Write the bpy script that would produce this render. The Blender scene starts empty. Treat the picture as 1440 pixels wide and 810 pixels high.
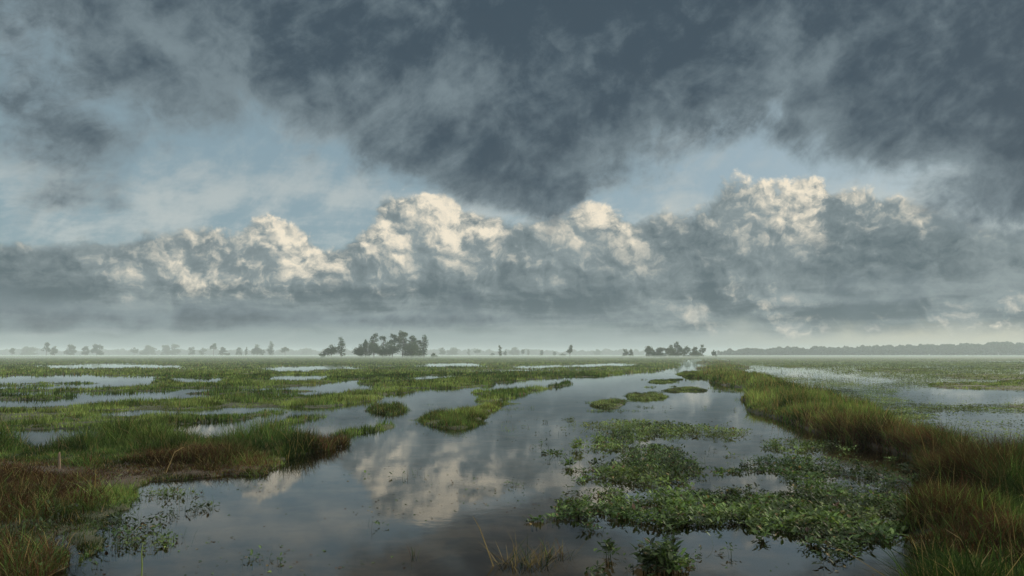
import bpy, math, random
import numpy as np

SC = bpy.context.scene
COL = SC.collection

# ------------------------------------------------------------------ camera
FPX, CX, CY, HZ = 1000.0, 720.0, 405.0, 499.0
CAM_H = 1.8
PITCH = math.atan((HZ - CY) / FPX)
SEED = 4.4
SUN_AZ, SUN_EL = math.radians(62), math.radians(24)      # azimuth clockwise from +Y


def ray(px, py):
    """direction through a point of the photograph"""
    a, b = (px - CX) / FPX, (CY - py) / FPX
    c, s = math.cos(PITCH), math.sin(PITCH)
    d = np.array([a, c - b * s, s + b * c])
    return d / np.linalg.norm(d)


# ------------------------------------------------------------------ node helper
class E:
    """a socket with arithmetic"""
    nt = None

    def __init__(s, sock):
        s.s = sock

    @staticmethod
    def node(kind, **kw):
        n = E.nt.nodes.new(kind)
        for k, v in kw.items():
            setattr(n, k, v)
        return n

    @staticmethod
    def put(inp, v):
        if isinstance(v, E):
            E.nt.links.new(v.s, inp)
        else:
            inp.default_value = v

    @staticmethod
    def m(op, *a, clamp=False):
        n = E.node('ShaderNodeMath', operation=op, use_clamp=clamp)
        for i, v in enumerate(a):
            E.put(n.inputs[i], v)
        return E(n.outputs[0])

    def __add__(s, o): return E.m('ADD', s, o)
    __radd__ = __add__
    def __sub__(s, o): return E.m('SUBTRACT', s, o)
    def __rsub__(s, o): return E.m('SUBTRACT', o, s)
    def __mul__(s, o): return E.m('MULTIPLY', s, o)
    __rmul__ = __mul__
    def __truediv__(s, o): return E.m('DIVIDE', s, o)
    def abs(s): return E.m('ABSOLUTE', s)
    def clamp(s): return E.m('ADD', s, 0.0, clamp=True)


def vec(x, y, z):
    n = E.node('ShaderNodeCombineXYZ')
    for i, v in enumerate((x, y, z)):
        E.put(n.inputs[i], v)
    return E(n.outputs[0])


def vm(op, a, b=None, scale=None):
    n = E.node('ShaderNodeVectorMath', operation=op)
    E.put(n.inputs[0], a)
    if b is not None:
        E.put(n.inputs[1], b)
    if scale is not None:
        E.put(n.inputs['Scale'], scale)
    return E(n.outputs['Value' if op in ('DOT_PRODUCT', 'LENGTH') else 'Vector'])


def sep(v):
    n = E.node('ShaderNodeSeparateXYZ')
    E.put(n.inputs[0], v)
    return [E(o) for o in n.outputs]


def noise(v, scale=1.0, detail=4.0, rough=0.5, dist=0.0, lac=2.0, color=False):
    n = E.node('ShaderNodeTexNoise', noise_dimensions='3D')
    E.put(n.inputs['Vector'], v)
    for k, x in (('Scale', scale), ('Detail', detail), ('Roughness', rough), ('Lacunarity', lac), ('Distortion', dist)):
        n.inputs[k].default_value = x
    return E(n.outputs['Color' if color else 'Fac'])


def voro(v, scale=1.0, detail=0.0, rough=0.5, smooth=None):
    n = E.node('ShaderNodeTexVoronoi', feature='F1' if smooth is None else 'SMOOTH_F1')
    E.put(n.inputs['Vector'], v)
    n.inputs['Scale'].default_value = scale
    n.inputs['Detail'].default_value = detail
    n.inputs['Roughness'].default_value = rough
    if smooth is not None:
        n.inputs['Smoothness'].default_value = smooth
    return E(n.outputs['Distance'])


def step(x, a, b):
    n = E.node('ShaderNodeMapRange', interpolation_type='SMOOTHSTEP')
    E.put(n.inputs['Value'], x)
    E.put(n.inputs['From Min'], a)
    E.put(n.inputs['From Max'], b)
    return E(n.outputs[0])


def mix(f, a, b, blend='MIX'):
    n = E.node('ShaderNodeMix', data_type='RGBA', blend_type=blend)
    E.put(n.inputs['Factor'], f)
    for i, v in ((6, a), (7, b)):
        E.put(n.inputs[i], v if isinstance(v, E) else (*v[:3], 1.0))
    return E(n.outputs[2])


# ------------------------------------------------------------------ sky
# how the cloud cover lies over the sky: columns are azimuths, rows elevations
# (written at the photograph's own bearings); three maps per row: heaped cloud,
# sunlit share of it, dark sheet overhead
ROWS = [
 (-260, '00 00 00 00 00 00 00 00 00 00 00 00 00 00 00 00', '40 40 40 40 40 40 40 40 40 40 40 40 40 40 40 40', '70 70 80 80 70 80 80 70 80 80 80 70 70 80 80 80'),
 (-60,  '00 00 00 00 00 00 00 00 00 00 00 00 00 00 00 00', '40 40 40 40 40 40 40 40 40 40 40 40 40 40 40 40', '60 70 90 99 99 99 99 99 99 99 99 99 99 95 95 95'),
 (0,    '00 00 00 00 00 00 00 00 00 00 00 00 00 00 00 00', '40 40 40 40 40 40 40 40 40 40 40 40 40 40 40 40', '45 55 80 90 99 99 99 92 99 99 99 99 95 90 90 95'),
 (50,   '00 00 00 00 00 00 00 00 00 00 00 00 00 00 00 00', '40 40 40 40 40 40 40 40 40 40 40 40 40 40 40 40', '35 50 80 85 95 99 99 82 74 99 99 95 95 99 99 99'),
 (100,  '00 00 00 00 00 00 00 00 00 00 00 00 00 00 00 00', '40 40 40 40 40 40 40 40 40 40 40 40 40 40 40 40', '38 55 82 85 90 99 95 68 65 95 99 75 88 99 99 99'),
 (150,  '00 00 00 00 00 00 00 00 00 00 00 00 00 00 00 00', '40 40 40 40 40 40 40 40 40 40 40 40 40 40 40 40', '32 38 50 80 75 92 90 72 82 92 70 52 82 99 99 95'),
 (200,  '00 00 00 00 00 00 00 00 00 00 00 20 20 00 00 00', '60 60 60 60 60 60 60 60 60 60 60 90 90 60 60 60', '50 66 50 26 34 55 88 92 95 78 28 36 66 82 90 88'),
 (240,  '00 00 00 00 00 00 05 00 00 15 20 36 50 26 00 00', '60 60 60 60 60 60 80 60 60 80 60 85 95 80 40 40', '32 50 40 18 15 25 55 85 92 50 22 12 35 55 62 78'),
 (280,  '00 00 00 08 22 20 56 28 20 62 52 70 86 70 35 25', '40 30 30 60 80 70 84 75 60 92 60 75 95 80 50 30', '32 68 30 10 10 08 15 55 78 15 08 08 12 25 65 65'),
 (310,  '20 28 42 56 76 48 92 72 48 84 70 90 99 92 62 40', '40 30 40 62 88 70 80 70 45 75 38 60 85 70 45 30', '25 25 10 05 00 00 05 15 30 05 00 00 05 15 55 55'),
 (340,  '50 55 62 70 85 60 99 99 80 95 95 95 99 99 85 70', '35 30 46 66 74 78 72 74 42 55 45 38 58 42 25 22', '05 05 00 00 00 00 00 00 10 00 00 00 05 10 40 45'),
 (370,  '90 95 99 99 99 95 99 99 99 99 99 99 99 99 99 95', '18 28 52 88 92 72 58 50 42 40 32 25 25 14 15 22', '05 00 00 00 00 00 00 00 00 00 00 00 05 20 30 30'),
 (400,  '99 99 99 99 99 99 99 99 99 99 99 99 99 99 99 99', '10 42 55 70 64 40 44 38 30 24 18 50 20 10 15 22', '32 15 05 00 00 08 05 08 15 26 26 00 32 48 36 20'),
 (430,  '99 99 99 99 99 99 99 99 99 99 99 99 99 99 99 90', '08 12 16 22 22 18 22 24 18 14 34 62 22 20 55 72', '42 42 42 40 36 34 26 20 18 24 20 05 28 32 10 05'),
 (452,  '99 99 99 99 99 95 92 90 90 90 90 85 85 80 75 75', '05 05 06 08 08 10 14 16 18 20 30 50 36 52 80 85', '78 80 80 78 75 70 60 45 38 35 30 05 25 20 00 00'),
 (466,  '45 45 50 50 50 50 60 65 65 70 75 75 75 70 65 65', '10 10 10 10 10 12 16 20 22 24 28 40 38 55 80 85', '40 40 40 38 35 30 25 15 10 10 10 00 05 05 00 00'),
 (480,  '10 10 10 10 10 10 15 15 20 25 30 35 40 45 45 45', '20 20 20 20 20 20 20 22 24 26 30 40 44 55 75 80', '00 00 00 00 00 00 00 00 00 00 00 00 00 00 00 00'),
 (500,  '00 00 00 00 00 00 00 00 00 00 00 00 00 10 10 10', '20 20 20 20 20 20 20 22 24 26 30 40 44 55 75 80', '00 00 00 00 00 00 00 00 00 00 00 00 00 00 00 00'),
]
ROW_Y = np.array([r[0] for r in ROWS], float)
GRID = np.array([[[int(t) / 100 for t in r[1 + c].split()] for c in range(3)] for r in ROWS])   # row, channel, column
AZ_MAX = math.radians(44)


def grid_at(px, py, c):
    x = min(max(px / 96, 0), 14.999)
    i = int(x)
    col = GRID[:, c, i] * (1 - x + i) + GRID[:, c, i + 1] * (x - i)
    return float(np.interp(py, ROW_Y, col))


def build_world():
    w = bpy.data.worlds.new('World')
    SC.world = w
    w.use_nodes = True
    nt = w.node_tree
    nt.nodes.clear()
    E.nt = nt
    STR = 0.1
    tc = E.node('ShaderNodeTexCoord')
    D = vm('NORMALIZE', E(tc.outputs['Generated']))
    x, y, z = sep(D)
    sky = E.node('ShaderNodeTexSky', sky_type='NISHITA')
    sky.sun_disc = False
    sky.sun_elevation = SUN_EL
    sky.sun_rotation = SUN_AZ
    sky.air_density, sky.dust_density, sky.ozone_density = 1.0, 2.0, 1.5
    zc = E.m('MAXIMUM', z, 0.004)

    # slow warp shared by all layers
    wq = noise(D, 5.0, 3.0, 0.55, color=True)
    wx, wy, wz = [v - 0.5 for v in sep(wq)]
    fq = noise(D, 22.0, 4.0, 0.6, color=True)
    fx, fy, fz = [v - 0.5 for v in sep(fq)]
    az = E.m('ARCTAN2', x, y)
    el = E.m('ARCSINE', z)
    azw = az + wx * 0.10 + fx * 0.035
    elw = el + (wy * 0.05 + fy * 0.022) * step(el, 0.01, 0.16)
    front = step(az.abs(), 1.35, 0.95)                     # the charted part of the sky

    u = (azw / (2 * AZ_MAX) + 0.5).clamp()
    els = []
    for py in ROW_Y:                                       # rows at the middle bearing
        d = ray(720, py)
        els.append(math.asin(d[2]))
    els = np.array(els)                                    # descending
    chan = None
    ua = np.linspace(0, 1, 29)
    for i, e in enumerate(els):
        n = E.node('ShaderNodeRGBCurve')
        cm = n.mapping
        cm.clip_max_y, cm.clip_min_y = 1, 0
        for c in range(3):
            cv = cm.curves[c]
            pts = []
            for t in ua:
                a = (t - 0.5) * 2 * AZ_MAX
                dd = np.array([math.sin(a) * math.cos(e), math.cos(a) * math.cos(e), math.sin(e)])
                cp, sp = math.cos(PITCH), math.sin(PITCH)
                f_, u_ = dd[1] * cp + dd[2] * sp, -dd[1] * sp + dd[2] * cp
                pts.append((float(t), grid_at(CX + FPX * dd[0] / f_, CY - FPX * u_ / f_, c)))
            cv.points[0].location = pts[0]
            cv.points[1].location = pts[-1]
            for p in pts[1:-1]:
                cv.points.new(*p)
        cm.update()
        E.put(n.inputs['Color'], vec(u, u, u))
        # hat weight of this row
        up = els[i - 1] if i else els[0] + 0.2
        dn = els[i + 1] if i + 1 < len(els) else els[-1] - 0.2
        if i == 0:
            wgt = ((elw - dn) / (e - dn)).clamp()
        elif i == len(els) - 1:
            wgt = ((up - elw) / (up - e)).clamp()
        else:
            wgt = E.m('MINIMUM', (up - elw) / (up - e), (elw - dn) / (e - dn)).clamp()
        v = vm('SCALE', E(n.outputs['Color']), scale=wgt)
        chan = v if chan is None else vm('ADD', chan, v)
    K, LIT, DK = sep(chan)

    # ---- clear sky with a thin pale veil
    base = mix(0.55, vm('SCALE', E(sky.outputs[0]), scale=0.7 * STR), (0.33, 0.47, 0.52))
    q = vec(x / (zc + 0.12), y / (zc + 0.12), 0.0)         # a flat sheet overhead, seen in perspective
    qs = vm('ADD', q, vm('SCALE', wq, scale=0.9))
    # wind-drawn wisps, running up to the right
    sa, sb = az * 0.82 + el * 0.57, el * 0.82 - az * 0.57
    streak = noise(vm('ADD', vec(sa * 2.2, sb * 8.5, SEED), vm('SCALE', wq, scale=1.1)), 2.0, 11.0, 0.62)
    nzv = noise(D, 16.0, 9.0, 0.62)
    veil = noise(vm('MULTIPLY', qs, (0.9, 1.5, 1.0)), 1.3, 9.0, 0.62) * 0.5 + streak * 0.5
    veil = veil + (nzv - 0.5) * 0.40
    veil = step(veil + step(el, 0.12, 0.17) * step(el, 0.27, 0.20) * 0.03, 0.44, 0.66)
    pale = mix(step(el, 0.12, 0.40), (0.56, 0.60, 0.575), (0.30, 0.365, 0.40))
    skyc = mix(veil * 0.72, base, pale)
    hz = step(el, 0.10, 0.0)
    skyc = mix(hz * 0.9, skyc, mix(step(az, 0.15, 0.58), (0.235, 0.30, 0.305), (0.52, 0.51, 0.39)))

    # ---- heaped clouds
    Dc = vm('ADD', vm('MULTIPLY', D, (1.0, 1.0, 1.25)), vm('SCALE', vec(fx, fy, fz), scale=0.045))
    Dc = vm('ADD', Dc, vm('SCALE', vec(wx, wy, wz), scale=0.06))

    def heap(p):
        b = 1.0 - voro(p, 11.0, 5.0, 0.58)
        return b
    L = np.array([0.55, -0.1, 0.83]) * 0.011
    h0 = heap(Dc)
    h1 = heap(vm('ADD', Dc, tuple(L)))
    Db = vm('ADD', D, vm('SCALE', vec(wx, wy, wz), scale=0.10))
    hb0 = noise(Db, 9.0, 2.0, 0.4)
    hb1 = noise(vm('ADD', Db, tuple(L * 3.0)), 9.0, 2.0, 0.4)
    big = (hb0 - hb1) * 1.9
    nz = noise(Dc, 9.0, 9.0, 0.6)
    cov = K * 1.55 - 0.12 + (hb0 - 0.5) * 1.1 * (1.0 - step(K, 0.7, 1.0)) + (h0 - 0.62) * 0.5 + (nz - 0.5) * 0.6
    soft = step(el, 0.065, 0.035) * 0.3 + 0.08 + (1.0 - LIT) * 0.12
    cum = step(cov, 0.46 - soft, 0.46 + soft)
    relief = (h0 - h1) * 2.6
    amp = LIT * 1.25 + 0.2
    lit = LIT * 1.12 + (big * 0.75 + relief * 0.42 + (nz - 0.5) * 0.70 + (h0 - 0.6) * 0.30) * amp
    lit = step(lit, 0.28, 1.16)
    band = noise(vec(azw * 2.6, elw * 19.0, 3.1), 1.6, 7.0, 0.58)      # flat streaks of the low sheet
    low = step(el, 0.13, 0.05)
    body = nz * 0.8 + 0.1 + relief * 0.14 + big * 0.25 + (band - 0.5) * low * 1.5
    grey = mix(step(body + (LIT - 0.3) * 0.35, 0.26, 0.76), (0.082, 0.122, 0.143), (0.255, 0.310, 0.322))
    cumc = mix(lit, grey, (0.88, 0.79, 0.63))
    out = mix(cum, skyc, cumc)

    # ---- dark sheet
    qd = vm('ADD', vm('MULTIPLY', q, (1.05, 0.75, 1.0)), vm('SCALE', wq, scale=1.3))
    dn1 = noise(qd, 1.25, 12.0, 0.60)
    dn2 = noise(vm('ADD', D, vm('SCALE', vec(wx, wy, wz), scale=0.22)), 5.0, 12.0, 0.60)
    fray = noise(vm('ADD', vec(sa * 1.5, sb * 4.5, 8.2), vm('SCALE', wq, scale=0.9)), 3.0, 11.0, 0.66)
    dn = (dn1 - 0.5) * 0.55 + (dn2 - 0.5) * 1.05 + (fray - 0.5) * 0.5 + (streak - 0.5) * 0.40 + (nzv - 0.5) * 0.55
    dcov = DK * 1.2 + dn
    dark = step(dcov, 0.32, 0.74)
    thick = step(DK * 0.82 + dn * 1.40 + (nzv - 0.5) * 0.15, 0.24, 0.92)
    dc = mix(thick, (0.185, 0.240, 0.268), (0.041, 0.067, 0.094))
    out = mix(dark * 0.96, out, dc)

    # ---- the rest of the sky (behind and beside the camera): unseen broken cloud, brightened to light the land
    rear = mix(step(noise(D, 3.0, 6.0, 0.6), 0.4, 0.62), (0.66, 0.78, 0.88), (1.55, 1.48, 1.36))
    out = mix(front * step(el, 1.15, 0.75), rear, out)

    bg = E.node('ShaderNodeBackground')
    bg.inputs['Strength'].default_value = STR
    E.put(bg.inputs['Color'], vm('SCALE', out, scale=1.0 / STR))
    o = E.node('ShaderNodeOutputWorld')
    nt.links.new(bg.outputs[0], o.inputs[0])
    w.cycles.sampling_method = 'MANUAL'
    w.cycles.sample_map_resolution = 512


def build_camera():
    c = bpy.data.cameras.new('camera')
    o = bpy.data.objects.new('camera', c)
    COL.objects.link(o)
    c.sensor_width, c.lens = 36.0, 36.0 * FPX / 1440
    c.clip_end, c.clip_start = 20000, 0.05
    o.location = (0, 0, CAM_H)
    o.rotation_euler = (math.pi / 2 + PITCH, 0, 0)
    SC.camera = o


def settings():
    v = SC.view_settings
    v.view_transform, v.look, v.exposure, v.gamma = 'Standard', 'None', 0.0, 1.0
    v.use_curve_mapping = False
    SC.cycles.use_denoising = True
    SC.cycles.max_bounces = 6

# ------------------------------------------------------------------ plane <-> photograph
def at(px, py, z=0.0):
    d = ray(px, py)
    t = (z - CAM_H) / d[2]
    return np.array([d[0] * t, d[1] * t, z])


def proj(x, y, z=0.0):
    c, s = math.cos(PITCH), math.sin(PITCH)
    h = z - CAM_H
    f = np.maximum(y * c + h * s, 1e-3)
    u = -y * s + h * c
    return CX + FPX * x / f, CY - FPX * u / f


# ------------------------------------------------------------------ value noise on the ground
def vnoise(x, y, seed=0):
    xi, yi = np.floor(x).astype(np.int64), np.floor(y).astype(np.int64)
    fx, fy = x - xi, y - yi
    fx, fy = fx * fx * (3 - 2 * fx), fy * fy * (3 - 2 * fy)

    def h(i, j):
        n = (i * 374761393 + j * 668265263 + seed * 982451653) & 0x7fffffff
        n = ((n ^ (n >> 13)) * 1274126177) & 0x7fffffff
        n = ((n ^ (n >> 15)) * 2246822519) & 0x7fffffff
        return ((n ^ (n >> 16)) & 0xffff) / 65535.0
    a, b, c, d = h(xi, yi), h(xi + 1, yi), h(xi, yi + 1), h(xi + 1, yi + 1)
    return (a * (1 - fx) + b * fx) * (1 - fy) + (c * (1 - fx) + d * fx) * fy


def fbm(x, y, scale=1.0, octv=4, seed=0, rough=0.55):
    t, amp, tot = 0, 1.0, 0.0
    for i in range(octv):
        t = t + amp * vnoise(x * scale + 17.3 * i, y * scale - 9.1 * i, seed + i)
        tot += amp
        amp *= rough
        scale *= 2.07
    return t / tot


# ------------------------------------------------------------------ plan of the marsh, surveyed at the photograph's bearings
RX0, RX1, RY0, RY1, RSY = -900, 2340, 500, 1000, 0.5
NX, NY = RX1 - RX0, int((RY1 - RY0) / RSY)
GXX, GYY = np.meshgrid(np.arange(NX) + RX0 + 0.5, (np.arange(NY) + 0.5) * RSY + RY0)


def poly_fill(img, poly, val):
    p = np.array(poly, float)
    x0, x1 = int(max(0, p[:, 0].min() - RX0 - 1)), int(min(NX, p[:, 0].max() - RX0 + 2))
    y0, y1 = int(max(0, (p[:, 1].min() - RY0) / RSY - 1)), int(min(NY, (p[:, 1].max() - RY0) / RSY + 2))
    X, Y = GXX[y0:y1, x0:x1], GYY[y0:y1, x0:x1]
    ins = np.zeros(X.shape, bool)
    for i in range(len(p)):
        (ax, ay), (bx, by) = p[i - 1], p[i]
        if ay == by:
            continue
        ins ^= ((ay > Y) != (by > Y)) & (X < (bx - ax) * (Y - ay) / (by - ay) + ax)
    img[y0:y1, x0:x1][ins] = val


def boxblur(a, r, axis):
    if r < 1:
        return a
    pad = [(0, 0), (0, 0)]
    pad[axis] = (r + 1, r)
    c = np.cumsum(np.pad(a, pad, mode='edge'), axis=axis)
    n = a.shape[axis]
    hi = np.take(c, np.arange(2 * r + 1, 2 * r + 1 + n), axis=axis)
    lo = np.take(c, np.arange(0, n), axis=axis)
    return (hi - lo) / (2 * r + 1)


def plan(shapes, bx=5, by=1):
    img = np.zeros((NY, NX), np.float32)
    for val, poly in shapes:
        poly_fill(img, poly, val)
    for _ in range(2):
        img = boxblur(boxblur(img, bx, 1), by, 0)
    return img


def look(img, x, y, warp=1.0, seed=5):
    """plan value at ground points, shorelines frayed by noise"""
    r = np.hypot(x, y)
    wx = (fbm(x, y, 0.9, 4, seed) - 0.5) * 0.9 + (fbm(x, y, 0.12, 3, seed + 9) - 0.5) * 0.05 * r
    wy = (fbm(x, y, 0.9, 4, seed + 20) - 0.5) * 1.1 + (fbm(x, y, 0.10, 3, seed + 29) - 0.5) * 0.10 * r
    px, py = proj(x + wx * warp, y + wy * warp)
    i = np.clip(px - RX0, 0, NX - 1).astype(int)
    j = np.clip((py - RY0) / RSY, 0, NY - 1).astype(int)
    return img[j, i] * (y > 0.5)


def sm(x, a, b):
    t = np.clip((x - a) / (b - a), 0, 1)
    return t * t * (3 - 2 * t)


FIELD = [
 (1, [(-900, 500), (990, 500), (992, 504), (965, 505), (952, 513), (948, 521), (902, 525), (840, 530), (800, 531), (707, 538),
      (683, 541), (640, 547), (580, 553), (547, 557), (480, 573), (390, 582), (367, 588), (250, 596), (220, 597), (160, 601), (20, 604), (-900, 610)]),
 (.1, [(-500, 535), (0, 529), (120, 527), (217, 529), (205, 542), (150, 546), (60, 547), (-300, 551)]),
 (.85, [(-200, 540), (60, 537), (150, 539), (190, 541), (60, 543)]),
 (.2, [(240, 531), (317, 532), (305, 539), (240, 538)]),
 (.15, [(377, 528), (467, 527), (458, 535), (380, 536)]),
 (0, [(-500, 568), (0, 563), (80, 561), (117, 556), (220, 553), (310, 548), (400, 544), (480, 538), (503, 533), (506, 543), (480, 555), (400, 559), (340, 560), (220, 563), (117, 569), (80, 573), (-500, 580)]),
 (.9, [(225, 555), (300, 552), (420, 548), (470, 546), (440, 552), (330, 556)]),
 (0, [(570, 513), (640, 510.5), (677, 511.5), (690, 515), (600, 517)]),
 (0, [(720, 515), (880, 510.5), (885, 514.5), (740, 519)]),
 (.3, [(20, 515), (120, 512), (250, 513), (230, 517), (90, 519)]),
 (.3, [(330, 518), (450, 515), (520, 518), (400, 522)]),
 (.2, [(560, 530), (640, 526), (660, 529), (600, 534)]),
 (1.3, [(940, 500), (1030, 500), (1030, 504.5), (940, 504.5)]),
 (1, [(673, 552), (733, 548), (820, 534), (818, 539), (740, 557), (690, 572), (673, 566)]),
 (.75, [(367, 598), (420, 586), (480, 580), (480, 586), (430, 593), (380, 601)]),
 (.7, [(457, 613), (500, 605), (540, 597), (583, 598), (560, 606), (500, 614), (460, 620)]),
 (.8, [(420, 582), (500, 570), (520, 573), (480, 580), (430, 586)]),
]
FRONT = [
 (1, [(-900, 630), (0, 630), (60, 634), (133, 629), (230, 626), (330, 622), (380, 619), (440, 618), (477, 623), (470, 633), (430, 641), (384, 650), (380, 668),
      (340, 673), (300, 669), (267, 675), (200, 683), (140, 696), (110, 722), (70, 747), (45, 777), (30, 812), (0, 1000), (-900, 1000)]),
 (.72, [(140, 690), (185, 684), (190, 700), (120, 760), (60, 812), (40, 812), (70, 747), (110, 722)]),
]
WET = [(.55, [(150, 690), (300, 694), (290, 735), (190, 790), (90, 806), (50, 800), (75, 747), (110, 722)])]
BANK = [
 (1, [(990, 502.5), (1000, 504), (1030, 514), (1073, 530), (1132, 553), (1198, 570), (1257, 598), (1319, 622), (1373, 648), (1440, 672), (2340, 800), (2340, 1000),
      (1330, 1000), (1318, 812), (1325, 757), (1335, 722), (1302, 690), (1298, 652), (1257, 634), (1186, 617), (1123, 596), (1066, 579), (1060, 560), (1058, 549), (1007, 537), (1000, 520)]),
]
DARK = [(.75, [(-900, 690), (0, 690), (140, 700), (110, 730), (60, 790), (40, 840), (-900, 1000)]), (1, [(1290, 650), (1393, 645), (1420, 690), (1440, 760), (1440, 830), (1330, 830), (1318, 760), (1330, 722), (1300, 700)])]  # umber grass; on the right bank its shade is also painted into the blades
BROWN = [
 (.8, [(150, 652), (290, 650), (384, 646), (380, 672), (300, 672), (200, 684), (140, 690)]),
 (1, [(-900, 655), (0, 657), (100, 658), (173, 664), (160, 692), (100, 707), (0, 704), (-900, 725)]),
 (1, [(177, 645), (287, 641), (290, 657), (180, 666)]),
 (1, [(323, 645), (380, 648), (384, 670), (330, 675)]),
 (1, [(430, 618), (473, 618), (473, 640), (435, 643)]),
 (.8, [(1100, 585), (1200, 600), (1290, 620), (1300, 652), (1200, 634), (1110, 606)]),
 (.75, [(1230, 606), (1310, 622), (1360, 650), (1370, 700), (1310, 700), (1297, 652), (1240, 636)]),
 (.5, [(1000, 514), (1060, 535), (1120, 560), (1090, 575), (1010, 530)]),
]
RIGHT = [
 (1.4, [(1004, 500), (2340, 500), (2340, 507), (1500, 507.5), (1200, 508.5), (1030, 510)]),
 (1, [(1207, 517), (1323, 517), (1318, 524), (1210, 523)]),
 (1, [(1319, 526), (2300, 524), (2300, 534), (1440, 536), (1330, 533)]),
 (1, [(1307, 539), (1440, 535), (2300, 540), (2300, 553), (1440, 549), (1330, 547)]),
 (.8, [(1060, 513), (1180, 511), (1200, 515), (1090, 518)]),
 (.8, [(1330, 513), (1440, 511), (2300, 512), (2300, 516), (1400, 518)]),
 (.9, [(1390, 571), (1440, 569), (2300, 575), (2300, 584), (1440, 579)]),
]
PADS = [
 (.8, [(1010, 508), (2340, 506), (2340, 640), (1440, 660), (1373, 648), (1257, 598), (1132, 553), (1060, 526)]),
 (.06, [(1250, 558), (1310, 545), (1440, 550), (2300, 555), (2300, 574), (1440, 569), (1300, 570)]),
 (.25, [(1311, 579), (2300, 584), (2300, 650), (1440, 640), (1345, 612)]),
 (.35, [(1040, 514), (1150, 519), (1250, 535), (1240, 541), (1130, 530), (1050, 521)]),
]
MATS = [
 (1, [(747, 738), (790, 704), (867, 692), (960, 687), (1077, 688), (1100, 668), (1147, 645), (1200, 634), (1293, 648), (1335, 690), (1360, 722),
      (1330, 757), (1330, 775), (1250, 770), (1256, 790), (1193, 793), (1127, 775), (1120, 752), (1060, 735), (960, 742), (870, 727), (840, 742), (790, 748)]),
 (.42, [(738, 750), (738, 698), (800, 688), (872, 686), (872, 750)]),
 (.25, [(890, 688), (930, 686), (925, 700), (885, 704)]),
 (.6, [(1100, 602), (1186, 620), (1257, 638), (1290, 655), (1200, 655), (1130, 655), (1085, 632)]),
 (.62, [(1007, 640), (1100, 640), (1150, 650), (1100, 668), (1010, 668)]),
]
ISLETS = {   # name: (kind, polygon, label)
 'mound':  ('grass', [(587, 596), (602, 588), (640, 584), (668, 576), (700, 566), (712, 570), (692, 582), (690, 594), (664, 600), (650, 607), (630, 604), (604, 603)], 'low thick grass islet in open water left of the channel, largest tuft there', .15),
 'small':  ('grass', [(523, 577), (545, 570), (565, 567), (577, 578), (550, 585), (525, 583)], 'small sparse grass islet up and left of the largest tuft', .15),
 'a1':     ('mixed', [(848, 570), (870, 563), (892, 568), (885, 576), (850, 577)], 'low green islet in mid channel, left one of the close pair', .09),
 'a2':     ('mixed', [(888, 558), (910, 552), (938, 558), (930, 564), (892, 564)], 'low green islet in mid channel, right and farther one of the close pair', .10),
 'a3':     ('mixed', [(940, 546), (994, 544), (990, 550), (942, 551)], 'thin flat islet lying across the channel beside the grassy bank', .07),
 'a4':     ('mixed', [(928, 535), (965, 533), (960, 539), (930, 539)], 'faint flat islet farthest up the channel before it narrows', .06),
 'a5':     ('grass', [(968, 525), (1003, 524), (1006, 532), (975, 531)], 'bright green islet touching the far foot of the grassy bank', .18),
 'l1':     ('leaf', [(836, 600), (850, 592), (890, 593), (930, 597), (1000, 600), (1069, 612), (1050, 622), (1000, 614), (950, 612), (900, 617), (880, 630), (838, 624)], 'long leafy islet tapering to the right across the channel', .17),
 'l2':     ('leaf', [(861, 652), (890, 634), (940, 630), (990, 642), (998, 662), (970, 674), (920, 682), (880, 685), (862, 670)], 'broken leafy islet with gaps of water, nearer than the long tapering one', .17),
}


# ------------------------------------------------------------------ objects and materials
def link(o, parent=None):
    COL.objects.link(o)
    if parent is not None:
        o.parent = parent
    return o


def tag(o, label=None, cat=None, group=None, kind=None):
    for k, v in (('label', label), ('category', cat), ('group', group), ('kind', kind)):
        if v:
            o[k] = v
    return o


def empty(name, loc):
    o = bpy.data.objects.new(name, None)
    o.location = loc
    o.empty_display_size = 0.3
    return link(o)


def mesh_obj(name, V, faces, mat, parent=None, tint=None, smooth=False):
    """V (n,3); faces: list of int arrays (m,k)"""
    me = bpy.data.meshes.new(name)
    V = np.ascontiguousarray(V, np.float32)
    me.vertices.add(len(V))
    me.vertices.foreach_set('co', V.ravel())
    idx = np.concatenate([f.ravel() for f in faces]).astype(np.int32)
    tot = np.concatenate([np.full(len(f), f.shape[1], np.int32) for f in faces])
    start = np.concatenate([[0], np.cumsum(tot)[:-1]]).astype(np.int32)
    me.loops.add(len(idx))
    me.loops.foreach_set('vertex_index', idx)
    me.polygons.add(len(tot))
    me.polygons.foreach_set('loop_start', start)
    me.polygons.foreach_set('loop_total', tot)
    me.polygons.foreach_set('use_smooth', np.full(len(tot), smooth))
    if tint is not None:
        a = me.color_attributes.new('tint', 'FLOAT_COLOR', 'POINT')
        c = np.ones((len(V), 4), np.float32)
        c[:, :3] = tint
        a.data.foreach_set('color', c.ravel())
    me.update(calc_edges=True)
    me.materials.append(mat)
    return link(bpy.data.objects.new(name, me), parent)


def new_mat(name):
    m = bpy.data.materials.new(name)
    m.use_nodes = True
    m.node_tree.nodes.clear()
    E.nt = m.node_tree
    return m


def out_surface(sh):
    o = E.node('ShaderNodeOutputMaterial')
    E.nt.links.new(sh, o.inputs['Surface'])
    return o


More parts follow.
